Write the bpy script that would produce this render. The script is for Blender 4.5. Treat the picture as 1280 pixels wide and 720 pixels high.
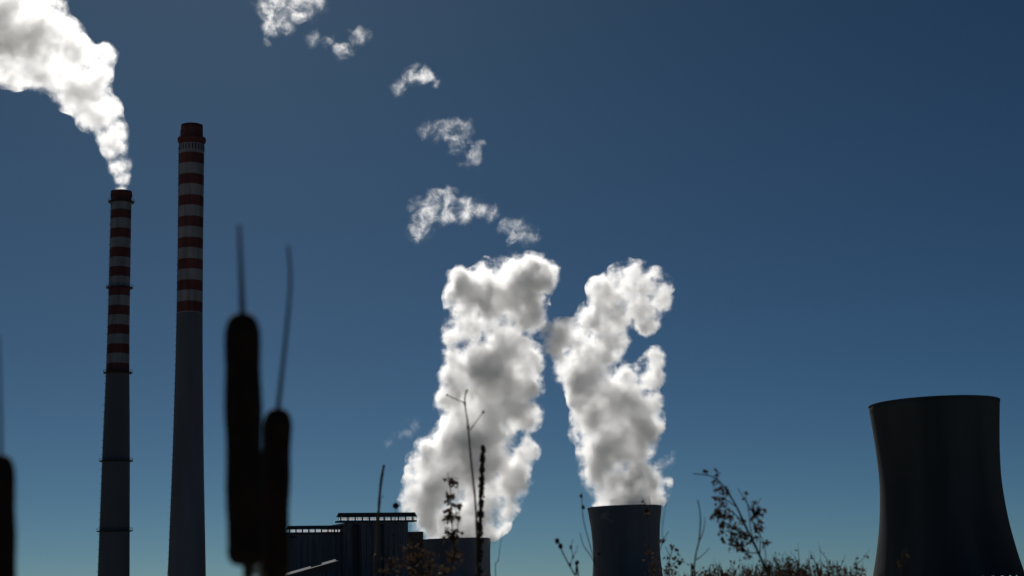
import bpy, bmesh, math, random
from mathutils import Vector, Matrix, noise as mnoise

for o in list(bpy.data.objects):
    bpy.data.objects.remove(o)
SC = bpy.context.scene
COL = SC.collection
R = math.radians

# ------------------------------------------------------------------ camera
W, H, F = 1280.0, 720.0, 1940.0          # photograph size and focal length in its pixels
PITCH, ROLL, EYE = R(11.2), 0.030, 1.3
cam_d = bpy.data.cameras.new('camera')
cam = bpy.data.objects.new('camera', cam_d)
COL.objects.link(cam)
CAM_M = (Matrix.Translation((0, 0, EYE)) @ Matrix.Rotation(R(90) + PITCH, 4, 'X') @ Matrix.Rotation(-ROLL, 4, 'Z'))
cam.matrix_world = CAM_M
cam_d.sensor_width = 36
cam_d.lens = 36 * F / W
cam_d.clip_start = 0.05
cam_d.clip_end = 60000
cam_d.dof.use_dof = True
cam_d.dof.focus_distance = 600
cam_d.dof.aperture_fstop = 9.5
SC.camera = cam

# ------------------------------------------------------------------ sky, sun, exposure
SUN_AZ, SUN_EL = R(-12), R(33)           # azimuth from +Y, positive to the right
world = bpy.data.worlds.new('World')
SC.world = world
world.use_nodes = True
wn = world.node_tree
bg = wn.nodes['Background']
sky = wn.nodes.new('ShaderNodeTexSky')
sky.sky_type = 'NISHITA'
sky.sun_disc = False
sky.sun_elevation = SUN_EL
sky.sun_rotation = SUN_AZ
sky.altitude = 600
sky.air_density = 0.5
sky.dust_density = 0.3
sky.ozone_density = 6.0
gm = wn.nodes.new('ShaderNodeGamma')
gm.inputs['Gamma'].default_value = 1.1
tint = wn.nodes.new('ShaderNodeVectorMath')
tint.operation = 'MULTIPLY'
tint.inputs[1].default_value = (0.383, 0.518, 0.478)   # deep, slightly green blue of a polarised sky
wn.links.new(sky.outputs[0], gm.inputs['Color'])
wn.links.new(gm.outputs[0], tint.inputs[0])
wn.links.new(tint.outputs[0], bg.inputs['Color'])
bg.inputs['Strength'].default_value = 0.05
sun_d = bpy.data.lights.new('sun', 'SUN')
sun_d.energy = 5.0
sun_d.angle = R(0.53)
sun_d.color = (1.0, 0.96, 0.90)
sun = bpy.data.objects.new('sun', sun_d)
COL.objects.link(sun)
SUN_DIR = Vector((math.sin(SUN_AZ) * math.cos(SUN_EL), math.cos(SUN_AZ) * math.cos(SUN_EL), math.sin(SUN_EL)))
sun.rotation_euler = SUN_DIR.to_track_quat('Z', 'Y').to_euler()
sun.location = (0, 0, 300)
SC.view_settings.view_transform = 'Standard'
SC.view_settings.look = 'None'
SC.view_settings.gamma = 1
SC.view_settings.use_curve_mapping = False
SC.view_settings.exposure = -0.45
cy = SC.cycles
cy.max_bounces = 32
cy.diffuse_bounces = 3
cy.glossy_bounces = 2
cy.transmission_bounces = 4
cy.transparent_max_bounces = 24
cy.volume_bounces = 16
cy.volume_step_rate = 1.0
cy.volume_max_steps = 512
cy.use_denoising = True
cy.use_adaptive_sampling = True

# ------------------------------------------------------------------ helpers
def ray(px, py):
    v = Vector(((px - W / 2) / F, (H / 2 - py) / F, -1.0))
    return (CAM_M.to_3x3() @ v)

def at(px, py, dist):
    """world point on the line of sight of a pixel, 'dist' metres away over the ground"""
    d = ray(px, py)
    h = math.hypot(d.x, d.y)
    return Vector((0, 0, EYE)) + d * (dist / h)

def mpp(px, py, dist):
    """metres per pixel there"""
    d = ray(px, py)
    return dist / math.hypot(d.x, d.y) / F

def tag(o, label=None, cat=None, group=None, kind=None):
    if label: o['label'] = label
    if cat: o['category'] = cat
    if group: o['group'] = group
    if kind: o['kind'] = kind
    return o

def empty(name, loc, label, cat, group=None, kind=None, rz=0):
    o = bpy.data.objects.new(name, None)
    o.empty_display_size = 0.1
    COL.objects.link(o)
    o.location = loc
    o.rotation_euler = (0, 0, rz)
    return tag(o, label, cat, group, kind)

def obj(name, bm, mats, parent=None, smooth=False):
    me = bpy.data.meshes.new(name)
    bm.to_mesh(me)
    bm.free()
    for m in (mats if isinstance(mats, (list, tuple)) else [mats]):
        me.materials.append(m)
    if smooth:
        for p in me.polygons: p.use_smooth = True
    o = bpy.data.objects.new(name, me)
    COL.objects.link(o)
    if parent: o.parent = parent
    return o

def box(bm, c, s, rz=0, mat=0):
    g = bmesh.ops.create_cube(bm, size=1)
    M = Matrix.Translation(c) @ Matrix.Rotation(rz, 4, 'Z') @ Matrix.Diagonal((s[0], s[1], s[2], 1))
    bmesh.ops.transform(bm, matrix=M, verts=g['verts'])
    for v in g['verts']:
        for f in v.link_faces: f.material_index = mat

def tube(bm, pts, radii, seg=8, cap=True, mat=0):
    """a tapered tube along points"""
    pts = [Vector(p) for p in pts]
    rings = []
    n = len(pts)
    ref = Vector((0.31, 0.87, 0.17)).normalized()
    for i, p in enumerate(pts):
        t = (pts[min(i + 1, n - 1)] - pts[max(i - 1, 0)]).normalized()
        a = t.cross(ref)
        if a.length < 1e-3: a = t.cross(Vector((1, 0, 0)))
        a.normalize()
        b = t.cross(a)
        r = radii[i]
        rings.append([bm.verts.new(p + (a * math.cos(k * 2 * math.pi / seg) + b * math.sin(k * 2 * math.pi / seg)) * r) for k in range(seg)])
    for i in range(n - 1):
        for k in range(seg):
            f = bm.faces.new((rings[i][k], rings[i][(k + 1) % seg], rings[i + 1][(k + 1) % seg], rings[i + 1][k]))
            f.material_index = mat
    if cap:
        bm.faces.new(rings[0][::-1]).material_index = mat
        bm.faces.new(rings[-1]).material_index = mat

def lathe(bm, prof, seg=64, matf=None, close=False):
    """revolve (r, z) pairs round Z; close=True joins the last pair to the first (a shell with thickness)"""
    rings = [[bm.verts.new((r * math.cos(k * 2 * math.pi / seg), r * math.sin(k * 2 * math.pi / seg), z)) for k in range(seg)] for r, z in prof]
    n = len(prof)
    for i in range(n if close else n - 1):
        j = (i + 1) % n
        for k in range(seg):
            f = bm.faces.new((rings[i][k], rings[i][(k + 1) % seg], rings[j][(k + 1) % seg], rings[j][k]))
            if matf: f.material_index = matf(0.5 * (prof[i][1] + prof[j][1]))
            f.smooth = True
    bmesh.ops.recalc_face_normals(bm, faces=bm.faces)

def mat(name, col, rough=0.8, col2=None, scale=1.0, metal=0.0, stretch=(1, 1, 1), detail=6, bump=0.0, spec=0.3):
    m = bpy.data.materials.new(name)
    m.use_nodes = True
    nt = m.node_tree
    b = nt.nodes['Principled BSDF']
    b.inputs['Roughness'].default_value = rough
    b.inputs['Metallic'].default_value = metal
    b.inputs['Specular IOR Level'].default_value = spec
    b.inputs['Base Color'].default_value = (*col, 1)
    if col2:
        tc = nt.nodes.new('ShaderNodeTexCoord')
        mp = nt.nodes.new('ShaderNodeMapping')
        mp.inputs['Scale'].default_value = [scale * s for s in stretch]
        nz = nt.nodes.new('ShaderNodeTexNoise')
        nz.inputs['Detail'].default_value = detail
        nz.inputs['Scale'].default_value = 1
        cr = nt.nodes.new('ShaderNodeValToRGB')
        cr.color_ramp.elements[0].position = 0.35
        cr.color_ramp.elements[1].position = 0.65
        cr.color_ramp.elements[0].color = (*col, 1)
        cr.color_ramp.elements[1].color = (*col2, 1)
        nt.links.new(tc.outputs['Object'], mp.inputs['Vector'])
        nt.links.new(mp.outputs[0], nz.inputs['Vector'])
        nt.links.new(nz.outputs['Fac'], cr.inputs['Fac'])
        nt.links.new(cr.outputs['Color'], b.inputs['Base Color'])
        if bump:
            bp = nt.nodes.new('ShaderNodeBump')
            bp.inputs['Strength'].default_value = bump
            nt.links.new(nz.outputs['Fac'], bp.inputs['Height'])
            nt.links.new(bp.outputs[0], b.inputs['Normal'])
    return m

def steam_mat(name, blobs, dens, size, amp, lo, hi, aniso=0.62, rough=0.62, detail=5.0, step=0.1, warp=0.0, cap=0.55):
    """water vapour: scattering only. Its density falls off from the middles of its billows (centre, radius)
    and is torn by 3D noise, so that the edge frays"""
    m = bpy.data.materials.new(name)
    m.use_nodes = True
    nt = m.node_tree
    nt.nodes.remove(nt.nodes['Principled BSDF'])
    out = nt.nodes['Material Output']
    vs = nt.nodes.new('ShaderNodeVolumeScatter')
    vs.inputs['Color'].default_value = (1, 1, 1, 1)
    vs.inputs['Anisotropy'].default_value = aniso
    tc = nt.nodes.new('ShaderNodeTexCoord')
    def math_(op, a, b=None, c=None):
        n = nt.nodes.new('ShaderNodeMath'); n.operation = op
        for i, v in enumerate((a, b, c)):
            if v is None: continue
            if isinstance(v, (int, float)): n.inputs[i].default_value = v
            else: nt.links.new(v, n.inputs[i])
        return n.outputs[0]
    fall = None
    for c, r in blobs:
        d = nt.nodes.new('ShaderNodeVectorMath'); d.operation = 'DISTANCE'
        nt.links.new(tc.outputs['Object'], d.inputs[0])
        d.inputs[1].default_value = c
        f = math_('MULTIPLY_ADD', d.outputs['Value'], -1.0 / r, 1.0)
        fall = f if fall is None else math_('MAXIMUM', fall, f)
    nz = nt.nodes.new('ShaderNodeTexNoise')
    nz.inputs['Scale'].default_value = 1.0 / size
    nz.inputs['Detail'].default_value = detail
    nz.inputs['Roughness'].default_value = rough
    nz.inputs['Distortion'].default_value = warp
    nt.links.new(tc.outputs['Object'], nz.inputs['Vector'])
    n = math_('MULTIPLY_ADD', nz.outputs['Fac'], 2 * amp, -amp)
    v = math_('ADD', n, math_('MINIMUM', fall, cap))
    mr = nt.nodes.new('ShaderNodeMapRange')
    mr.inputs['From Min'].default_value = lo
    mr.inputs['From Max'].default_value = hi
    mr.inputs['To Min'].default_value = 0
    mr.inputs['To Max'].default_value = 1.0
    nt.links.new(v, mr.inputs['Value'])
    nt.links.new(math_('MULTIPLY', math_('POWER', mr.outputs[0], 2.0), dens), vs.inputs['Density'])
    nt.links.new(vs.outputs[0], out.inputs['Volume'])
    m.cycles.volume_step_rate = step
    m.cycles.homogeneous_volume = False
    return m

# ------------------------------------------------------------------ materials
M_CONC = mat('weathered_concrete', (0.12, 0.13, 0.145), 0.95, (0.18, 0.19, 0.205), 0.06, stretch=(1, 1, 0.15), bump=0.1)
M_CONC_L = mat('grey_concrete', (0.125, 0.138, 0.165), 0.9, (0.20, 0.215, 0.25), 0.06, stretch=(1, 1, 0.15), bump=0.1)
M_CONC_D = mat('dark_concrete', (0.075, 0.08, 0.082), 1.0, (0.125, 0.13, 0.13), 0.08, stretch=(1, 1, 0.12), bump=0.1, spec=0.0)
M_RED = mat('faded_red_paint', (0.11, 0.036, 0.036), 0.9, (0.19, 0.065, 0.062), 0.35, stretch=(1, 1, 0.12), detail=10)
M_WHITE = mat('sooty_white_paint', (0.22, 0.22, 0.24), 0.9, (0.38, 0.38, 0.40), 0.35, stretch=(1, 1, 0.12), detail=10)
M_STEEL = mat('dark_steel', (0.05, 0.05, 0.055), 0.5, metal=0.5)
M_GROUND = mat('dry_meadow_ground', (0.06, 0.05, 0.03), 0.95, (0.10, 0.09, 0.05), 0.4)

# ------------------------------------------------------------------ ground
bm = bmesh.new()
bmesh.ops.create_grid(bm, x_segments=60, y_segments=60, size=9000)
g = obj('ground', bm, M_GROUND)
g.location = (0, 0, 0)
tag(g, kind='structure')

# ------------------------------------------------------------------ chimneys
def smooth_prof(keys):
    return keys

def band_prof(P, bands_px, zof):
    """P: list of (z, r) ascending; returns profile with rows at each band edge"""
    zs = sorted(set([z for z, r in P] + bands_px))
    def rad(z):
        for (z0, r0), (z1, r1) in zip(P, P[1:]):
            if z <= z1: return r0 + (r1 - r0) * (z - z0) / (z1 - z0)
        return P[-1][1]
    return [(rad(z), z) for z in zs], rad

def chimney(label, top, dist, widths, reds, conc_y, conc_mat, platforms, crown=None):
    """widths: (pixel row, pixel width); reds: pixel rows of red bands"""
    tp = at(top[0], top[1], dist)
    base = Vector((tp.x, tp.y, 0))
    D = math.hypot(tp.x, tp.y)
    R_NEAR = 5.0 if dist < 700 else 9.0   # the visible rim is the near one
    # the pixel row -> height on this vertical line
    def zat(py):
        x = top[0]
        for _ in range(4):
            p = at(x, py, D - R_NEAR)
            q = CAM_M.inverted() @ Vector((base.x, base.y, p.z))
            x = W / 2 + F * q.x / -q.z
        return p.z
    def rr(py, w):
        q = CAM_M.inverted() @ Vector((base.x, base.y, zat(py)))
        return 0.5 * w * -q.z / F
    t = empty('factory_chimney', base, label, 'chimney')
    P = sorted([(zat(y), rr(y, w)) for y, w in widths])
    P = [(0.0, P[0][1] * 1.22), (P[0][0] * 0.45, P[0][1] * 1.09)] + P
    edges = []
    RB = [(zat(b), zat(a)) for a, b in reds]
    for a, b in RB: edges += [a, b]
    zc = zat(conc_y)
    prof, rad = band_prof(P, edges + [zc], zat)
    def mf(z):
        if z < zc: return 0
        for a, b in RB:
            if a <= z <= b: return 1
        return 2
    bm = bmesh.new()
    ztop = P[-1][0]
    inner = [(P[-1][1] * 0.86, ztop), (P[-1][1] * 0.86, ztop - 25)]
    lathe(bm, prof + inner, 48, mf)
    obj('shaft', bm, [conc_mat, M_RED, M_WHITE], t)
    for py in platforms:
        z = zat(py); r = rad(z)
        bm = bmesh.new()
        lathe(bm, [(r + 0.02, z - 0.5), (r + 1.3, z - 0.15), (r + 1.3, z + 0.05), (r + 0.02, z + 0.05)], 40)
        pf = obj('platform', bm, M_STEEL, t)
        bm = bmesh.new()
        n = 24
        for hgt in (0.6, 1.15):
            ring = [((r + 1.25) * math.cos(k * 2 * math.pi / n), (r + 1.25) * math.sin(k * 2 * math.pi / n), z + hgt) for k in range(n + 1)]
            tube(bm, ring, [0.04] * (n + 1), 5, False)
        for k in range(n):
            a = k * 2 * math.pi / n
            x, y = (r + 1.25) * math.cos(a), (r + 1.25) * math.sin(a)
            tube(bm, [(x, y, z + 0.05), (x, y, z + 1.15)], [0.04, 0.04], 4)
        obj('railing', bm, M_STEEL, pf)
    # caged ladder up one side
    bm = bmesh.new()
    for s in (-0.3, 0.3):
        pts = [(-(rad(z) + 0.25), s, z) for z in [ztop * k / 24 for k in range(25)]]
        tube(bm, pts, [0.07] * 25, 4)
    k = 4.0
    while k < ztop - 1:
        r = rad(k) + 0.25
        tube(bm, [(-r, -0.3, k), (-r - 0.45, -0.32, k), (-r - 0.7, 0, k), (-r - 0.45, 0.32, k), (-r, 0.3, k)], [0.05] * 5, 4)
        k += 3.0
    obj('ladder', bm, M_STEEL, t)
    if crown: crown(t, zat, rr, rad)
    return t

reds1 = [(236, 248), (260, 271)] + [(283.5 + 24.2 * k, 295.5 + 24.2 * k) for k in range(8)]
def crown1(t, zat, rr, rad):
    z = zat(237); r = rad(z)
    bm = bmesh.new()
    lathe(bm, [(r + 0.02, z - 2.2), (r + 0.35, z - 1.8), (r + 0.35, z + 0.3), (r - 0.3, z + 0.3), (r - 0.3, z - 0.2)], 48)
    obj('rim', bm, M_RED, t)
chimney('thin smoking chimney with red and white bands and five ring platforms', (152, 237), 670,
        [(237, 24.5), (300, 25), (350, 25.5), (400, 26), (464, 28), (520, 31), (575, 33.5), (663, 36.5), (720, 38.5)],
        reds1, 464, M_CONC, (249, 357, 464, 575, 663), crown1)

reds2 = [(150, 175)] + [(187 + 26.7 * k, 200 + 26.7 * k) for k in range(8)]
def crown2(t, zat, rr, rad):
    bm = bmesh.new()
    r = rad(zat(172))
    lathe(bm, [(r + 0.02, zat(173)), (r + 0.75, zat(170)), (r + 0.75, zat(166.5)), (r + 0.02, zat(165.5))], 48)
    obj('corbel', bm, M_RED, t)
    bm = bmesh.new()
    z0, z1 = zat(183), zat(176)
    for k in range(24):
        a = k * 2 * math.pi / 24
        rr_ = rad(z0)
        box(bm, (rr_ * math.cos(a), rr_ * math.sin(a), (z0 + z1) / 2), (0.25, 0.5, z1 - z0), a)
    obj('vent_slots', bm, M_STEEL, t)
chimney('tallest chimney, wider, smokeless, with eight red bands above smooth grey concrete', (240, 155), 735,
        [(155, 27), (165, 27.5), (166, 31), (300, 30.5), (390, 31.5), (450, 33), (500, 35), (550, 37), (600, 39.5), (660, 43), (720, 46.5)],
        reds2, 388, M_CONC_L, (), crown2)

# ------------------------------------------------------------------ cooling towers
def cooling_tower(label, top, dist, widths, m, group):
    tp = at(top[0], top[1], dist)
    base = Vector((tp.x, tp.y, 0)); D = math.hypot(tp.x, tp.y)
    t = empty('cooling_tower', base, label, 'cooling tower', group)
    R_NEAR = 0.5 * (0.42 if widths[0][1] > 120 else 0.7) * widths[0][1] * D / F
    def zat(py):
        x = top[0]
        for _ in range(4):
            p = at(x, py, D - R_NEAR)
            q = CAM_M.inverted() @ Vector((base.x, base.y, p.z))
            x = W / 2 + F * q.x / -q.z
        return p.z
    def rr(py, w):
        q = CAM_M.inverted() @ Vector((base.x, base.y, zat(py)))
        return 0.5 * w * -q.z / F
    P = sorted([(zat(y), rr(y, w)) for y, w in widths])
    # below the last visible row the hyperbola keeps flaring
    (z0, r0), (z1, r1) = P[0], P[1]
    sl = max(0.10, (r0 - r1) / (z1 - z0))
    zb = 3.2
    low = [(zb, r0 + (z0 - zb) * (sl + 0.12)), (zb + (z0 - zb) * 0.5, r0 + (z0 - zb) * 0.5 * (sl + 0.05))]
    P = low + P
    # Catmull-Rom through the rows
    Q = []
    for i in range(len(P) - 1):
        p0, p1, p2, p3 = P[max(i - 1, 0)], P[i], P[i + 1], P[min(i + 2, len(P) - 1)]
        for k in range(6):
            s = k / 6
            h1 = 2 * s**3 - 3 * s**2 + 1; h2 = -2 * s**3 + 3 * s**2; h3 = s**3 - 2 * s**2 + s; h4 = s**3 - s**2
            dz = p2[0] - p1[0]
            m1 = (p2[1] - p0[1]) / (p2[0] - p0[0]) * dz if p2[0] != p0[0] else 0
            m2 = (p3[1] - p1[1]) / (p3[0] - p1[0]) * dz if p3[0] != p1[0] else 0
            Q.append((p1[0] + dz * s, h1 * p1[1] + h2 * p2[1] + h3 * m1 + h4 * m2))
    Q.append(P[-1])
    bm = bmesh.new()
    outer = [(r, z) for z, r in Q]
    inner = [(r - 0.8, z) for z, r in reversed(Q)]
    lathe(bm, outer + inner, 128, close=True)
    obj('shell', bm, m, t)
    zt, rt = P[-1]
    bm = bmesh.new()
    lathe(bm, [(rt + 0.01, zt - 0.5), (rt + 0.1, zt - 0.4), (rt + 0.1, zt + 0.1), (rt - 1.0, zt + 0.1), (rt - 1.0, zt - 0.3)], 128)
    obj('rim', bm, m, t)
    bm = bmesh.new()
    rb = P[0][1]
    n = 40
    for k in range(n):
        for s in (-1, 1):
            a0 = (k + 0.5) * 2 * math.pi / n; a1 = a0 + s * math.pi / n
            tube(bm, [((rb + 1.5) * math.cos(a1), (rb + 1.5) * math.sin(a1), -0.3), ((rb - 0.4) * math.cos(a0), (rb - 0.4) * math.sin(a0), zb + 0.4)], [0.5, 0.45], 6)
    obj('leg_ring', bm, m, t)
    return t

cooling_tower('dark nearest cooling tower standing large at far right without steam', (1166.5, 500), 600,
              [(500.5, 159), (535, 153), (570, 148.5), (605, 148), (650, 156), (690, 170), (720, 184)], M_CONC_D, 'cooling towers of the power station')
cooling_tower('middle cooling tower, lone, steaming, between bare twigs', (780.5, 632), 1175,
              [(632, 93), (645, 89.5), (660, 86), (690, 84), (720, 88)], M_CONC_L, 'cooling towers of the power station')
cooling_tower('low cooling tower steaming beside the power station building', (567.5, 673), 1215,
              [(673, 92), (690, 90), (705, 89.5), (720, 90)], M_CONC_L, 'cooling towers of the power station')

# ------------------------------------------------------------------ steam
def hull(name, puffs, dist, label, voxel=2.0, seed=1, disp=((22, 5), (9, 3), (4, 1.5)), billow=10, group=None, cat='steam cloud', grow=1.28, **kw):
    """a lumpy closed skin round many billows; the vapour inside it is a volume"""
    rnd = random.Random(seed)
    org = at(puffs[0][0], puffs[0][1], dist)
    right = (CAM_M.to_3x3() @ Vector((1, 0, 0))); fwd = Vector((-right.y, right.x, 0)).normalized()
    bm = bmesh.new()
    blobs = []
    for p in puffs:
        px, py, r = p[:3]
        k = mpp(px, py, dist)
        dd = p[3] if len(p) > 3 else rnd.uniform(-0.3, 0.3) * r
        c = at(px, py, dist) + fwd * (dd * k) - org
        R0 = r * k
        blobs.append((c.copy(), R0 * grow))
        def add(cc, rad):
            bmesh.ops.create_icosphere(bm, subdivisions=2, radius=1, matrix=Matrix.Translation(cc) @ Matrix.Diagonal((rad, rad, rad, 1)))
        add(c, R0 * 1.06)
        for _ in range(billow):
            v = Vector((rnd.gauss(0, 1), rnd.gauss(0, 1), rnd.gauss(0, 1))).normalized()
            q = R0 * rnd.uniform(0.28, 0.5)
            add(c + v * (R0 * 1.15 - q) * rnd.uniform(0.95, 1.08), q)
    me = bpy.data.meshes.new(name)
    bm.to_mesh(me); bm.free()
    def remesh(me, size):
        tmp = bpy.data.objects.new('tmp', me)
        COL.objects.link(tmp)
        rm = tmp.modifiers.new('r', 'REMESH'); rm.mode = 'VOXEL'; rm.voxel_size = size
        dg = bpy.context.evaluated_depsgraph_get()
        out = bpy.data.meshes.new_from_object(tmp.evaluated_get(dg))
        bpy.data.objects.remove(tmp)
        return out
    me2 = remesh(me, voxel)
    off = Vector((seed * 13.7, seed * 5.1, seed * 3.3))
    nrm = [v.normal.copy() for v in me2.vertices]
    for i, v in enumerate(me2.vertices):
        v.co += nrm[i] * sum(amp * (0.75 - 1.6 * abs(mnoise.noise((v.co / size) + off))) for size, amp in disp)
    me2 = remesh(me2, voxel)
    me2.name = name
    me2.materials.clear()
    me2.materials.append(steam_mat(name + '_vapour', blobs, **kw))
    for p in me2.polygons: p.use_smooth = True
    o = bpy.data.objects.new(name, me2)
    COL.objects.link(o)
    o.location = org
    tag(o, label, cat, group)
    return o

PL = dict(dens=0.50, size=24, amp=1.4, lo=0.15, hi=0.78, detail=7, rough=0.71, step=0.12, cap=0.5, grow=1.42)
hull('steam_plume', [(152, 240, 8), (151, 222, 11), (148, 205, 14), (145, 188, 16), (138, 165, 21), (123, 140, 27), (105, 115, 33), (129, 70, 15), (110, 85, 28),
                     (80, 80, 42), (50, 60, 52), (20, 45, 62), (60, 15, 22), (-20, 30, 72), (-70, 10, 80)], 672,
     'bright white smoke plume drifting left from the thin chimney', 1.0, 3, ((9, 1.6), (4, 1.0), (1.8, 0.5)), dens=0.24, size=11, amp=1.35, lo=0.16, hi=0.66, detail=6.5, rough=0.73, step=0.12, cap=0.5, grow=1.42)
hull('steam_plume', [(569, 684, 33), (556, 645, 40), (535, 622, 30), (545, 600, 36), (575, 575, 44), (600, 560, 46), (590, 530, 40), (612, 505, 46), (570, 500, 22), (622, 470, 46), (645, 455, 32), (598, 450, 26), (575, 470, 22), (570, 425, 17), (572, 445, 18), (585, 405, 24),
                     (588, 372, 28), (622, 372, 42), (640, 345, 26), (668, 345, 27), (655, 385, 30), (625, 408, 26), (572, 345, 12), (650, 512, 27), (652, 490, 24), (640, 600, 26), (608, 615, 34), (598, 645, 32), (628, 630, 20), (658, 560, 14), (535, 560, 11), (515, 575, 5), (692, 338, 8)], 1215,
     'tall grey white steam plume rising beside the power station building', 1.6, 5, **PL)
hull('steam_plume', [(780.5, 640, 35), (779, 618, 38), (775, 590, 44), (770, 560, 46), (752, 530, 34), (785, 530, 38), (765, 505, 36), (808, 505, 19), (740, 485, 31), (785, 480, 24), (808, 470, 22), (722, 455, 28), (703, 425, 24), (688, 412, 10),
                     (728, 425, 20), (742, 398, 20), (757, 368, 24), (790, 355, 26), (816, 356, 22), (825, 375, 14), (810, 394, 14), (770, 345, 12), (818, 450, 15), (806, 622, 22), (818, 606, 18), (834, 602, 9), (795, 380, 25), (772, 396, 22), (806, 403, 15), (765, 415, 14), (681, 414, 12), (668, 420, 8), (755, 440, 20), (774, 428, 15)], 1175,
     'forked steam plume standing on the lone middle cooling tower', 1.6, 8, **PL)
def wisp(label, puffs, dist, seed, dens=0.30, lo=0.45, group='torn steam clouds drifting above the cooling towers'):
    puffs = [(x, y, r * 1.42) for x, y, r in puffs]
    return hull('steam_cloud', puffs, dist, label, 1.6, seed, ((16, 6), (7, 3)), billow=6, group=group, cat='cloud', grow=1.25,
                dens=dens * 0.26, size=11, amp=1.6, lo=lo - 0.08, hi=lo + 0.5, detail=7, rough=0.78, step=0.09, warp=0.5)
wisp('ragged steam cloud at the top edge of the sky, largest and brightest', [(342, 6, 20), (358, 12, 19), (378, 4, 18), (340, 32, 13), (337, 50, 8), (356, 34, 12), (372, 22, 10), (392, -6, 18), (340, -18, 22), (375, -22, 24)], 1180, 21, 0.26, 0.5)
wisp('thin ragged steam cloud trailing right below the top edge of the sky', [(393, 45, 9), (408, 50, 8), (428, 64, 11), (448, 45, 10), (460, 42, 7), (436, 56, 8)], 1180, 22, 0.24, 0.48)
wisp('small arched steam wisp alone in the upper sky', [(500, 106, 9), (512, 98, 10), (524, 90, 12), (534, 94, 10), (544, 105, 6)], 1190, 23)
wisp('faint broken steam wisp, thinnest of all', [(533, 160, 10), (550, 162, 14), (575, 164, 15), (592, 196, 12), (570, 185, 10), (580, 205, 8), (600, 180, 7)], 1190, 24, 0.22, 0.52)
wisp('curled steam cloud hovering above the left plume', [(526, 284, 14), (530, 268, 16), (545, 256, 17), (558, 250, 14), (562, 262, 15), (580, 262, 15), (597, 264, 11), (554, 242, 8)], 1200, 25)
wisp('small steam puff just above the crown of the left plume', [(616, 264, 9), (632, 284, 11), (648, 290, 14), (660, 297, 11), (640, 300, 8)], 1205, 26)
wisp('faint steam shred floating left of the left plume', [(486, 551, 7), (498, 545, 8), (516, 528, 9), (508, 540, 7)], 1210, 27, 0.14, 0.5)
wisp('tiny steam shred drifting right of the lone middle tower plume', [(836, 574, 8), (842, 568, 5), (828, 578, 6)], 1175, 28, 0.2, 0.45)

# ------------------------------------------------------------------ power station
M_NAVY = mat('blue_grey_cladding', (0.12, 0.132, 0.16), 0.9, (0.22, 0.235, 0.27), 0.25, stretch=(3, 3, 0.2))
M_ROOF = mat('dark_roof_sheet', (0.06, 0.06, 0.065), 0.95, (0.09, 0.09, 0.095), 0.3)
M_RUST = mat('brown_brick', (0.10, 0.075, 0.06), 0.9, (0.16, 0.11, 0.085), 0.3)
M_LIT_EDGE = bpy.data.materials.new('translucent_lit_edge')  # sheet that passes sunlight, standing in for sunlit roof edges of the gallery
M_LIT_EDGE.use_nodes = True
_n = M_LIT_EDGE.node_tree
_t = _n.nodes.new('ShaderNodeBsdfTranslucent'); _t.inputs['Color'].default_value = (0.42, 0.43, 0.45, 1)
_n.links.new(_t.outputs[0], _n.nodes['Material Output'].inputs['Surface'])

M_BRIGHT = M_LIT_EDGE.copy(); M_BRIGHT.name = 'translucent_bright_strip'  # same sheet for the bright strips and light spots on the station
M_BRIGHT.node_tree.nodes['Translucent BSDF'].inputs['Color'].default_value = (0.34, 0.35, 0.37, 1)
M_LIT_EDGE.node_tree.nodes['Translucent BSDF'].inputs['Color'].default_value = (0.18, 0.185, 0.2, 1)
def facade(px0, dist, yaw):
    """frame of a facade running right and away: returns origin, u, v(depth) and pixel -> (s, z)"""
    o = at(px0, 720, dist); o.z = 0
    u = Vector((math.cos(yaw), math.sin(yaw), 0)); v = Vector((-math.sin(yaw), math.cos(yaw), 0))
    def f(px, py, dep=0.0):
        d = ray(px, py); e = Vector((0, 0, EYE))
        t = (o + v * dep - e).dot(v) / d.dot(v)
        p = e + d * t
        return (p - o).dot(u), p.z
    return o, u, v, f
YAW = R(24)
O, U, V, fc = facade(357, 700, YAW)
station = empty('power_station', O, 'dark blue grey power station building with two canopied roofs', 'building', rz=YAW)
def blk(name, x0, x1, y0, y1, d0, d1, m, parent=station):
    """a block given by pixel columns and rows on the facade and depth in metres"""
    s0, za = fc(x0, y0, d0); s1, zb = fc(x1, y0, d0)
    zt = 0.5 * (za + zb)
    zl = 0.0 if y1 is None else 0.5 * (fc(x0, y1, d0)[1] + fc(x1, y1, d0)[1])
    bm = bmesh.new()
    box(bm, ((s0 + s1) / 2, (d0 + d1) / 2, (zt + zl) / 2), (s1 - s0, d1 - d0, zt - zl))
    return obj(name, bm, m, parent)
def hip(name, x0, x1, ye, yp, d0, d1, m):
    s0, za = fc(x0, ye, d0); s1, zb = fc(x1, ye, d0); z0 = (za + zb) / 2
    zp = 0.5 * (fc(x0, yp, d0)[1] + fc(x1, yp, d0)[1])
    i = min((zp - z0) * 1.4, (d1 - d0) * 0.45)
    bm = bmesh.new()
    lo = [bm.verts.new((x, y, z0)) for x, y in ((s0, d0), (s1, d0), (s1, d1), (s0, d1))]
    hi = [bm.verts.new((x, y, zp)) for x, y in ((s0 + i, d0 + i), (s1 - i, d0 + i), (s1 - i, d1 - i), (s0 + i, d1 - i))]
    bm.faces.new(lo[::-1]); bm.faces.new(hi)
    for k in range(4): bm.faces.new((lo[k], lo[(k + 1) % 4], hi[(k + 1) % 4], hi[k]))
    return obj(name, bm, m, station)
wl = blk('wall', 358.5, 436, 667.5, None, 0, 34, M_NAVY)
blk('deck', 357, 436.5, 665.3, 667.4, -1, 4, M_ROOF)
hip('roof', 358, 436, 661.2, 656.8, -1.5, 0.5, M_ROOF)
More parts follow.
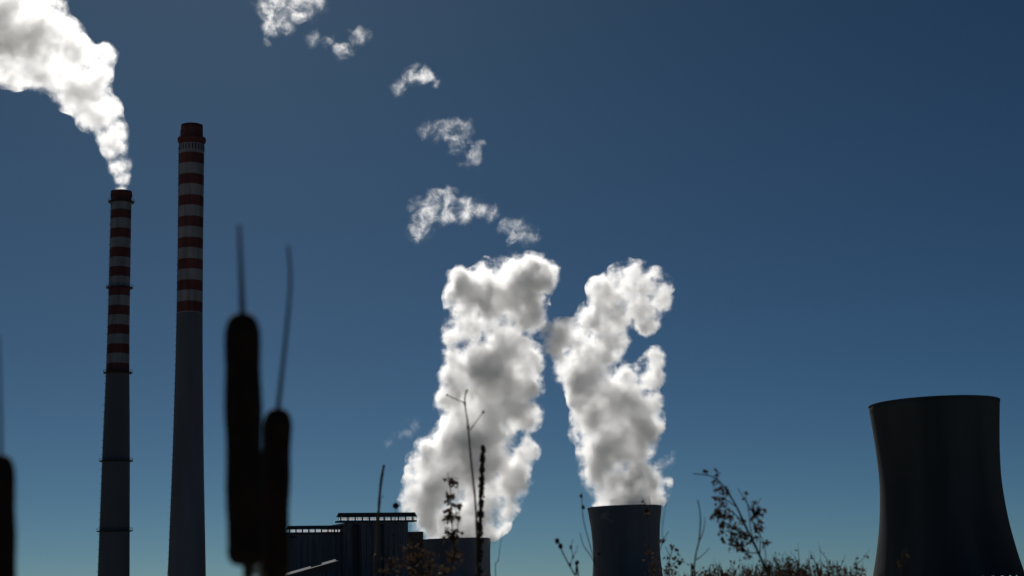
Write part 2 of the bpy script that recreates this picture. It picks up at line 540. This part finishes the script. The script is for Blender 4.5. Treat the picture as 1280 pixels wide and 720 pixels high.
wu = blk('wall', 434.6, 510, 652.6, None, -8, 30, M_NAVY)
blk('deck', 423, 521, 650.4, 652.5, -9, -4, M_ROOF)
hip('roof', 421.5, 521.5, 645.8, 640.6, -9.5, -7.6, M_ROOF)
blk('stair_tower', 510.1, 529, 664.6, None, -6, 16, M_RUST)
def strip(x0, x1, y0, y1, d, gaps, name='bright_gap'):  # added translucent panels standing in for the bright gap under a canopy
    bm = bmesh.new()
    rnd = random.Random(int(x0))
    x = x0
    while x < x1:
        w = rnd.uniform(5, 14)
        xe = min(x + w, x1)
        a, za = fc(x, y0, d); b, zb = fc(xe, y1, d)
        bm.faces.new([bm.verts.new(p) for p in ((a, d, zb), (b, d, zb), (b, d, za), (a, d, za))])
        x = xe + rnd.uniform(0.7, gaps)
    return obj(name, bm, M_BRIGHT, station)
strip(361, 434, 662.2, 664.8, 0.2, 1.5)
strip(424, 518, 647, 650, -8.0, 1.8)
strip(362, 371, 670.5, 672.2, -0.25, 1.5, 'light_spot')  # light spots on the lower wall, made as an added translucent panel
# posts carrying the canopies
for xs, yl, yh, dd in ((range(362, 436, 8), 665.2, 661.4, -0.6), (range(426, 520, 9), 650.3, 646, -8.6)):
    for x in xs:
        a, z0 = fc(x, yl, dd); _, z1 = fc(x, yh, dd)
        bm = bmesh.new()
        box(bm, (a, dd, (z0 + z1) / 2), (0.5, 0.5, z1 - z0 + 0.4))
        obj('post', bm, M_ROOF, station)
# vertical ribs and pipes on the walls
bm = bmesh.new()
for x in range(364, 434, 6):
    a, z = fc(x, 672); box(bm, (a, -0.2, z / 2), (0.5, 0.39, z))
obj('cladding_rib', bm, M_NAVY, wl)
bm = bmesh.new()
for x in range(438, 508, 7):
    a, z = fc(x, 656, -8); box(bm, (a, -8.25, z / 2), (0.6, 0.48, z))
obj('cladding_rib', bm, M_NAVY, wu)
bm = bmesh.new()
for x in (444, 447.5, 478):
    a, z = fc(x, 658, -9); tube(bm, [(a, -9.6, 0), (a, -9.6, z), (a, -8.2, z + 0.6)], [0.55] * 3, 8)
obj('downpipe', bm, M_STEEL, station)
bm = bmesh.new()
for x0, x1, yy, d in ((423, 521, 650.3, -9),):
    a, z = fc(x0, yy, d); b, _ = fc(x1, yy, d)
    for h in (0.7, 1.3): tube(bm, [(a, d, z + h), (b, d, z + h)], [0.07, 0.07], 5)
    for k in range(30): tube(bm, [(a + (b - a) * k / 29, d, z), (a + (b - a) * k / 29, d, z + 1.3)], [0.06, 0.06], 4)
obj('railing', bm, M_STEEL, station)

# sloping conveyor gallery in front of the station
gp0, gp1 = at(338, 723, 640), at(421, 699.5, 655)
gal = empty('conveyor_gallery', (gp0.x, gp0.y, 0), 'sloping conveyor gallery with sunlit roof edges below the power station', 'conveyor')
ax = (gp1 - gp0)
yawg = math.atan2(ax.y, ax.x)
gal.rotation_euler = (0, 0, yawg)
L = math.hypot(ax.x, ax.y)
bm = bmesh.new()
vs = []
for s_, z_ in ((-20, gp0.z - 20 * ax.z / L), (L, gp1.z)):
    for dy, dz in ((-1.5, -3.2), (1.5, -3.2), (1.5, -0.4), (-1.5, -0.4)):
        vs.append(bm.verts.new((s_, dy, z_ + dz)))
for k in range(4): bm.faces.new((vs[k], vs[(k + 1) % 4], vs[4 + (k + 1) % 4], vs[4 + k]))
bm.faces.new(vs[3::-1]); bm.faces.new(vs[4:])
bmesh.ops.recalc_face_normals(bm, faces=bm.faces)
obj('casing', bm, M_ROOF, gal)
for f0, f1 in ((0.2, 0.57), (0.74, 0.95)):  # added translucent strips that imitate the sunlit edge of the roof
    bm = bmesh.new()
    q = []
    for f in (f0, f1):
        for dy, dz in ((-1.6, -0.35), (-1.6, 0.55)):
            q.append(bm.verts.new((L * f, dy, gp0.z + ax.z * f + dz)))
    bm.faces.new((q[0], q[2], q[3], q[1]))
    obj('lit_edge_strip', bm, M_LIT_EDGE, gal)
for f in (0.1, 0.45, 0.8):
    bm = bmesh.new()
    z_ = gp0.z + ax.z * f - 3.1
    for dy in (-1.2, 1.2): tube(bm, [(L * f, dy * 1.6, 0), (L * f, dy, z_)], [0.35, 0.3], 6)
    tube(bm, [(L * f, -1.6, z_ * 0.5), (L * f, 1.6, z_ * 0.5)], [0.2, 0.2], 6)
    obj('trestle', bm, M_STEEL, gal)

# ------------------------------------------------------------------ plants near the camera
M_CAT = mat('brown_cattail_velvet', (0.030, 0.018, 0.013), 0.95, (0.045, 0.026, 0.018), 90, bump=0.3)
M_STEM = mat('dry_stem', (0.10, 0.075, 0.05), 0.8, (0.15, 0.11, 0.07), 30)
M_TWIG = mat('dark_twig', (0.06, 0.045, 0.035), 0.85, (0.10, 0.07, 0.05), 30)
M_SEED = mat('seed_head', (0.045, 0.03, 0.02), 0.95, (0.08, 0.05, 0.03), 60)
M_DRYLEAF = mat('dry_leaf', (0.07, 0.045, 0.03), 0.8, (0.12, 0.075, 0.045), 25)
_n = M_DRYLEAF.node_tree
_t = _n.nodes.new('ShaderNodeBsdfTranslucent'); _t.inputs['Color'].default_value = (0.06, 0.038, 0.022, 1)
_x = _n.nodes.new('ShaderNodeMixShader'); _x.inputs[0].default_value = 0.35
_n.links.new(_n.nodes['Principled BSDF'].outputs[0], _x.inputs[1]); _n.links.new(_t.outputs[0], _x.inputs[2])
_n.links.new(_x.outputs[0], _n.nodes['Material Output'].inputs['Surface'])
M_PALE = mat('pale_fibre', (0.5, 0.47, 0.42), 1.0, (0.6, 0.57, 0.5), 80)

def local(o, pts): return [Vector(p) - o for p in pts]

def spline(pts, n=5):
    P = [Vector(p) for p in pts]; out = []
    for i in range(len(P) - 1):
        p0, p1, p2, p3 = P[max(i - 1, 0)], P[i], P[i + 1], P[min(i + 2, len(P) - 1)]
        for k in range(n):
            t = k / n
            out.append(0.5 * ((2 * p1) + (p2 - p0) * t + (2 * p0 - 5 * p1 + 4 * p2 - p3) * t * t + (3 * p1 - p0 - 3 * p2 + p3) * t ** 3))
    out.append(P[-1])
    return out

def cattail(label, spike, tip, width, dist, tipw, seed):
    """spike: pixel points from bottom to top of the brown head; tip: points of the bare end above it"""
    rnd = random.Random(seed)
    k = mpp(spike[0][0], spike[0][1], dist)
    P = [at(x, y, dist) for x, y in spike]
    low = P[0]
    base = Vector((low.x + 0.02, low.y + 0.03, 0))
    t = empty('cattail', base, label, 'cattail', 'cattails close to the camera')
    bm = bmesh.new()
    S = spline(local(base, P), 16)
    n = len(S) - 1
    rad = []
    for i in range(n + 1):
        f = i / n
        e = min(1.0, f / 0.10, (1 - f) / 0.14) if 0 < f < 1 else 0
        r = width * 0.5 * k * (0.16 + 0.84 * math.sqrt(max(0, 1 - (1 - e) ** 2)))
        rad.append(r * (1 + 0.03 * math.sin(f * 21 + seed) + rnd.uniform(-0.012, 0.012)) * (1.0 - 0.06 * f))
    tube(bm, S, rad, 28)
    obj('spike', bm, M_CAT, t, True)
    bm = bmesh.new()
    T = spline(local(base, [P[-1] - (P[-1] - P[-2]) * 0.03] + [at(x, y, dist) for x, y in tip]), 6)
    m = len(T) - 1
    tube(bm, T, [tipw * 0.5 * k * (1.15 - 0.6 * i / m) for i in range(m + 1)], 10)
    obj('bare_tip', bm, M_STEM, t, True)
    bm = bmesh.new()
    B = spline([Vector((0, 0, 0)), (low - base) * 0.55 + Vector((0.008, 0, 0)), low - base + Vector((0, 0, 0.01))], 6)
    tube(bm, B, [0.0045 - 0.0012 * i / (len(B) - 1) for i in range(len(B))], 10)
    st = obj('stem', bm, M_STEM, t, True)
    return t, base, k
c1, cb, ck = cattail('thick blurred cattail with straight upright tip, tallest of the three', [(309, 708), (307, 640), (305, 550), (303.5, 470), (303, 391)], [(301.5, 345), (299, 281)], 49, 1.0, 7, 1)
c2, _, _ = cattail('slimmer cattail with a bent thin tip, overlapping the thick one', [(340, 770), (342, 700), (344, 620), (346, 560), (347.5, 510)], [(352, 470), (358, 415), (363, 350), (360, 307)], 38, 1.1, 5.5, 2)
c3, _, _ = cattail('cattail cut off by the edge of the photograph, thin straight tip', [(3, 800), (2.5, 720), (2, 640), (1, 568)], [(0, 500), (-2, 420)], 36, 1.0, 4.5, 3)
# a tuft of pale hairs added as a pale spot beside the thick head
bm = bmesh.new()
rnd = random.Random(9)
for _ in range(60):
    p = at(319 + rnd.gauss(0, 2.2), 713 + rnd.gauss(0, 3.5), 1.0) - cb
    d = Vector((rnd.gauss(0, 1), rnd.gauss(0, 1), rnd.gauss(0, 1))).normalized() * 0.003
    tube(bm, [p, p + d, p + d * 1.7 + Vector((0, 0, 0.0006))], [0.00035, 0.0003, 0.0002], 4)
obj('pale_tuft', bm, M_PALE, c1)

def stalk_root(name, pts, dist, label, group='dry weeds in front of the camera', lean=(0.03, 0.05), cat='dry weed'):
    p = at(pts[0][0], pts[0][1], dist)
    base = Vector((p.x + lean[0], p.y + lean[1], 0))
    return empty(name, base, label, cat, group), base

def stalk(t, base, pts, dist, w0, w1, name='stem', m=None, to_ground=True, depth=0.0):
    """pts: pixels from low to high"""
    n0 = len(pts)
    P = [at(x, y, dist + depth * i / n0) - base for i, (x, y) in enumerate(pts)]
    if to_ground: P = [Vector((0, 0, 0)), P[0] * 0.55 + Vector((0.006, 0, 0))] + P
    S = spline(P, 5)
    k = mpp(pts[0][0], pts[0][1], dist)
    n = len(S) - 1
    bm = bmesh.new()
    rnd = random.Random(int(pts[0][0] * 7))
    tube(bm, S, [0.5 * k * (w0 + (w1 - w0) * i / n) * rnd.uniform(0.85, 1.15) for i in range(n + 1)], 6)
    return obj(name, bm, m or M_TWIG, t, True)

def leaf(bm, p, ln, wd, d, rnd):
    """a curled dry leaf of two folded halves"""
    d = d.normalized()
    s = d.cross(Vector((rnd.gauss(0, 1), rnd.gauss(0, 1), rnd.gauss(0, 1)))).normalized()
    u = d.cross(s)
    a = [bm.verts.new(p), bm.verts.new(p + d * ln * 0.45 + s * wd + u * wd * 0.6), bm.verts.new(p + d * ln + u * ln * rnd.uniform(-0.3, 0.3)), bm.verts.new(p + d * ln * 0.45 - s * wd + u * wd * 0.6), bm.verts.new(p + d * ln * 0.5)]
    bm.faces.new((a[0], a[1], a[4])); bm.faces.new((a[1], a[2], a[4])); bm.faces.new((a[2], a[3], a[4])); bm.faces.new((a[3], a[0], a[4]))

def leaves(t, base, spots, dist, m, seed, name='foliage', size=5.0):
    """spots: (px, py, spread px, count); clumps of small leaves"""
    rnd = random.Random(seed)
    bm = bmesh.new()
    for x, y, sp, n in spots:
        k = mpp(x, y, dist)
        for _ in range(int(n * 1.5)):
            p = at(x + rnd.gauss(0, sp), y + rnd.gauss(0, sp), dist) + Vector((0, rnd.gauss(0, sp) * k, 0)) - base
            leaf(bm, p, size * k * rnd.uniform(0.7, 2.0), size * k * rnd.uniform(0.25, 0.7), Vector((rnd.gauss(0, 1), rnd.gauss(0, 0.7), rnd.gauss(-0.5, 0.8))), rnd)
    return obj(name, bm, m, t)

def buds(t, base, spots, dist, m=None, name='bud'):
    for i, (x, y, r) in enumerate(spots):
        k = mpp(x, y, dist)
        c = at(x, y, dist) - base
        bm = bmesh.new()
        bmesh.ops.create_icosphere(bm, subdivisions=2, radius=1, matrix=Matrix.Translation(c) @ Matrix.Diagonal((r * k, r * k, r * k * 1.25, 1)))
        for v in bm.verts: v.co += (v.co - c) * 0.5 * mnoise.noise(v.co * 300 + Vector((i, 0, 0)))
        obj(name, bm, m or M_SEED, t, True)

D = 3.4
# broken reed in front of the power station
t, b = stalk_root('reed_stalk', [(470, 730)], D, 'bare pointed reed stalk in front of the power station roof')
stalk(t, b, [(470, 735), (471.5, 690), (473, 645), (476, 605), (480, 581)], D, 5.5, 3.2, m=M_STEM)
stalk(t, b, [(477, 622), (479.5, 620)], D, 1.6, 0.8, 'twig', to_ground=False)
# single bud
t, b = stalk_root('budded_weed', [(486, 735)], D, 'dark round bud on a thin stem above the upper roof')
stalk(t, b, [(487, 735), (490, 700), (492.5, 660), (494.5, 636)], D, 1.8, 1.0)
buds(t, b, [(494.8, 632, 3.6), (491, 668, 1.6)], D)
# dense dark seed spike
t, b = stalk_root('seed_spike_weed', [(598, 730)], D, 'thick dark bumpy seed spike before the left steam plume')
sp = [(598, 735), (598.5, 700), (600, 650), (602, 600), (603.5, 559)]
stalk(t, b, sp, D, 5, 3)
rnd = random.Random(4)
bm = bmesh.new()
for i in range(330):
    f = rnd.random() ** 0.8
    y = 722 - f * 164
    x = 598.3 + (722 - y) / 164 * 5.2
    k = mpp(x, y, D)
    w = (5.0 - 2.6 * f) * (0.75 + 0.45 * (0.5 + 0.5 * math.sin(y * 0.55)))
    a = rnd.uniform(0, 6.28)
    c = at(x, y, D) - b + Vector((math.cos(a), math.sin(a), 0)) * w * k * rnd.uniform(0.4, 0.95)
    r = rnd.uniform(1.0, 2.0) * k
    bmesh.ops.create_icosphere(bm, subdivisions=1, radius=1, matrix=Matrix.Translation(c) @ Matrix.Diagonal((r, r, r * 1.4, 1)))
obj('seed_head', bm, M_SEED, t)
# tall thin stem with two side twigs
t, b = stalk_root('bare_weed', [(598, 735)], D - 0.2, 'tall thin bare stem with two side twigs before the left steam plume')
stalk(t, b, [(598, 735), (596.5, 678), (594, 626), (588.6, 574), (585, 532), (581, 503), (583, 488)], D - 0.2, 3.6, 1.9)
stalk(t, b, [(580.5, 503), (570, 499), (559, 494)], D - 0.2, 1.5, 0.9, 'twig', to_ground=False)
stalk(t, b, [(587.2, 538), (596, 526), (604, 515)], D - 0.2, 1.5, 0.9, 'twig', to_ground=False)
buds(t, b, [(559, 494, 1.5), (581, 504, 1.9), (584, 488, 1.4), (604, 515, 1.6), (585.3, 534, 1.9)], D - 0.2)
# leafy brown weed
t, b = stalk_root('withered_weed', [(566, 735)], D, 'withered brown leafy weed at the foot of the left steam plume')
stalk(t, b, [(566, 735), (567, 690), (564, 640), (563, 600)], D, 2.0, 1.0)
stalk(t, b, [(567, 690), (572, 660), (575, 633)], D, 1.4, 0.8, 'twig', to_ground=False)
leaves(t, b, [(562, 600, 3, 10), (568, 602, 3, 6), (563, 622, 2.5, 14), (559, 645, 3, 10), (574, 632, 2, 6), (572, 648, 2.5, 6), (564, 640, 3, 14), (567, 668, 4, 22), (560, 668, 3, 10), (567, 695, 5, 26), (556, 712, 5, 18)], D, M_DRYLEAF, 11)
# small withered weeds in front of the building
for i, (x, top, lab) in enumerate(((512, 676, 'short withered weed below the stair block of the power station'), (537, 688, 'low withered weed before the low cooling tower'), (489, 690, 'lowest withered weed in front of the dark building wall'))):
    t, b = stalk_root('withered_weed', [(x, 738)], 3.9, lab)
    stalk(t, b, [(x, 738), (x + 1, 710), (x - 1, top)], 3.9, 1.6, 0.7)
    leaves(t, b, [(x + random.Random(i * 9 + q).uniform(-7, 7), top + 5 + q * 6, 4, 8) for q in range(7)], 3.9, M_DRYLEAF, 30 + i, size=4)
# thin twig right of the low tower
t, b = stalk_root('bare_weed', [(620, 735)], 4.2, 'hair thin bare stem just right of the low cooling tower')
stalk(t, b, [(620, 735), (623, 700), (628, 664)], 4.2, 1.3, 0.6)
# budded weed
t, b = stalk_root('budded_weed', [(722, 735)], D, 'forked weed with dark round buds left of the middle cooling tower')
stalk(t, b, [(724, 735), (719, 720), (712, 707), (704, 692), (698, 678)], D, 2.6, 1.4)
stalk(t, b, [(712, 707), (716, 696), (714, 684), (716, 674)], D, 1.3, 0.7, 'twig', to_ground=False)
stalk(t, b, [(719, 720), (721.5, 712), (721, 704)], D, 1.3, 0.8, 'twig', to_ground=False)
stalk(t, b, [(716, 696), (720, 689), (722, 681)], D, 0.9, 0.5, 'twig', to_ground=False)
buds(t, b, [(696.4, 676, 3.0), (700.6, 683, 2.8), (721, 703.5, 2.6), (712.3, 706, 2.0), (713.6, 684, 2.0), (716.5, 696, 1.4)], D)
# curved pair of stems beside the tower
t, b = stalk_root('bare_weed', [(748, 738)], 4.0, 'pair of curved thin stems hugging the middle cooling tower')
stalk(t, b, [(750, 738), (744, 705), (736, 676), (729, 648), (727, 616)], 4.0, 1.8, 0.9)
stalk(t, b, [(744, 705), (737, 693), (729, 681), (725, 666)], 4.0, 1.4, 0.8, 'twig', to_ground=False)
buds(t, b, [(726.5, 620, 1.9), (729, 634, 2.1), (749, 692, 2.0)], 4.0)
# twiggy weeds before the tower's right side
t, b = stalk_root('twiggy_weed', [(815, 738)], 4.0, 'faint twiggy weed in front of the middle tower right edge')
stalk(t, b, [(815, 738), (812, 700), (810, 665), (808, 638), (803, 622)], 4.0, 1.8, 0.8)
stalk(t, b, [(809, 650), (812, 632), (811, 620)], 4.0, 1.0, 0.6, 'twig', to_ground=False)
stalk(t, b, [(813, 715), (824, 690), (829, 675), (836, 664)], 4.0, 1.4, 0.7, 'twig', to_ground=False)
stalk(t, b, [(829, 675), (828, 660), (834, 622)], 4.0, 1.0, 0.5, 'twig', to_ground=False)
buds(t, b, [(808, 638, 2.4), (829, 677, 1.8), (803, 627, 1.4)], 4.0)
leaves(t, b, [(808, 640, 2, 4), (811, 690, 4, 8), (815, 710, 6, 16), (829, 676, 2, 4)], 4.0, M_DRYLEAF, 71, size=4)
t, b = stalk_root('twiggy_weed', [(838, 738)], 4.4, 'twiggy weed between the middle tower and the bare shrubs')
stalk(t, b, [(838, 738), (836, 715), (838, 695), (843, 681)], 4.4, 1.8, 0.9)
stalk(t, b, [(837, 712), (845, 702), (850, 697)], 4.4, 1.2, 0.6, 'twig', to_ground=False)
stalk(t, b, [(838, 696), (834, 688), (832, 683)], 4.4, 1.0, 0.6, 'twig', to_ground=False)
leaves(t, b, [(842, 684, 2, 5), (850, 699, 2.5, 7), (836, 700, 3, 8), (834, 712, 4, 14)], 4.4, M_DRYLEAF, 72, size=4)
# forked twig
t, b = stalk_root('bare_weed', [(866, 738)], D, 'upright forked bare twig left of the leafy leaning branch')
stalk(t, b, [(866, 738), (867.5, 712), (870, 692), (874, 674), (875.5, 645), (872, 625)], D, 3.0, 1.3)
stalk(t, b, [(874, 676), (878, 668), (880.6, 655), (881, 646)], D, 1.5, 0.7, 'twig', to_ground=False)
stalk(t, b, [(870, 700), (878, 694), (887, 685)], D, 1.4, 0.8, 'twig', to_ground=False)
# leaning leafy branch
t, b = stalk_root('leafy_branch', [(961, 738)], D, 'tall leaning branch with clinging dry leaves above the bare shrubs')
stalk(t, b, [(964, 738), (958, 715), (948, 691), (938, 670), (929.6, 653), (921, 634), (909, 614), (900, 603), (895, 598), (884, 594), (866, 592)], D, 4.2, 1.0)
for pts in ([(929, 653), (915, 640), (902, 633), (896, 641)], [(921, 634), (908, 625), (899, 621)], [(938, 670), (922, 664), (908, 655), (900, 652)], [(948, 691), (935, 690), (922, 678), (912, 672)],
            [(944, 683), (938, 660), (936, 640), (931, 615)], [(950, 695), (950, 675), (948, 650), (947, 632), (951, 622)], [(957, 712), (957, 694), (955, 678), (947, 664)], [(909, 614), (903, 618), (896, 613)],
            [(900, 603), (894, 606), (889, 603)], [(948, 650), (941, 640), (940, 626)], [(884, 594), (884, 588)], [(896, 598), (896, 590)], [(941, 640), (932, 626), (922, 610)]):
    stalk(t, b, pts, D, 1.5, 0.7, 'twig', to_ground=False)
leaves(t, b, [(884, 588, 1.2, 4), (896, 591, 1.2, 4), (891, 603, 1.5, 5), (898, 613, 2, 7), (897, 622, 2.4, 9), (908, 613, 1.6, 4), (903, 627, 2, 5), (900, 642, 4, 24), (896, 640, 3, 12), (912, 643, 3, 12), (902, 656, 2.6, 10),
              (915, 657, 2.5, 8), (918, 665, 4, 22), (927, 668, 3, 10), (916, 678, 3.5, 16), (923, 684, 3.5, 18), (903, 671, 1.6, 4), (934, 694, 2.4, 8), (936, 676, 2, 5), (927, 652, 2, 6), (946, 638, 3, 12), (950, 636, 2, 6), (940, 646, 3, 8),
              (948, 658, 2.2, 10), (947, 668, 2, 6), (956, 678, 1.8, 6), (944, 626, 2, 3), (932, 618, 2, 2), (944, 650, 3, 5), (909, 614, 1.5, 4)], D, M_DRYLEAF, 90, size=4.6)

# low bare shrubs at the bottom
def shrub(label, x, top, half, dist, n, seed):
    rnd = random.Random(seed)
    p = at(x, 719, dist)
    base = Vector((p.x, p.y, 0))
    t = empty('bare_shrub', base, label, 'shrub', 'bare shrubs along the bottom of the view')
    k = mpp(x, 719, dist)
    hz = at(x, top, dist).z
    bm = bmesh.new(); bl = bmesh.new()
    clump = [(rnd.uniform(-0.95, 0.95), rnd.uniform(0, 9)) for _ in range(9)]
    for i in range(n):
        cf, ch = rnd.choice(clump)
        f = cf + rnd.gauss(0, 0.14)
        h = hz - (abs(f) ** 2 * 8 + ch + 12 + rnd.random() * 22) * k
        g0 = Vector((f * half * k * 0.35 + rnd.gauss(0, 0.03), rnd.gauss(0, 0.12), 0))
        g1 = Vector((f * half * k + rnd.gauss(0, 3.0) * k, rnd.gauss(0, 0.35), h))
        md = g0.lerp(g1, 0.6) + Vector((rnd.gauss(0, 0.03), rnd.gauss(0, 0.03), 0))
        S = spline([g0, md, g1], 6)
        m = len(S) - 1
        tube(bm, S, [0.0026 * (1 - 0.8 * q / m) + 0.0003 for q in range(m + 1)], 4, False)
        ax = (S[-1] - S[-3]).normalized()
        for _ in range(11):
            q = rnd.randint(m - 4, m - 1)
            a = S[q].lerp(S[q + 1], rnd.random())
            d = ax + Vector((rnd.gauss(0, 0.4), rnd.gauss(0, 0.4), 0))
            ln = rnd.uniform(5, 20) * k
            e = a + d * ln * 0.55
            d2 = ax * 1.2 + Vector((rnd.gauss(0, 0.3), rnd.gauss(0, 0.3), 0))
            tube(bm, [a, e, e + d2 * ln * 0.45], [0.0010, 0.0007, 0.0003], 3, False)
            for _ in range(2):
                if rnd.random() < 0.7:
                    leaf(bl, a + d * ln * rnd.uniform(0.2, 0.9), rnd.uniform(0.006, 0.016), 0.0035, Vector((rnd.gauss(0, 1), rnd.gauss(0, 1), rnd.gauss(0.7, 1))), rnd)
    obj('branch_mass', bm, M_BRANCH, t)
    obj('foliage', bl, M_DRYLEAF, t)
M_BRANCH = mat('brown_shrub_branch', (0.11, 0.07, 0.045), 0.85, (0.19, 0.12, 0.08), 20)
shrub('low bare shrub directly beside the middle cooling tower', 845, 702, 26, 4.4, 100, 1)
shrub('low bare shrub behind the forked bare twig', 893, 697, 30, 4.7, 130, 2)
shrub('bare shrub around the foot of the leaning leafy branch', 935, 696, 28, 4.9, 130, 3)
shrub('highest of the bare shrubs, brownish, right of the leaning branch', 985, 686, 30, 4.7, 170, 4)
shrub('outermost bare shrub, sloping down toward the large dark cooling tower', 1028, 695, 26, 4.9, 130, 5)
shrub('tiny shrub top showing before the foot of the large dark tower', 1165, 716, 34, 5.4, 60, 6)
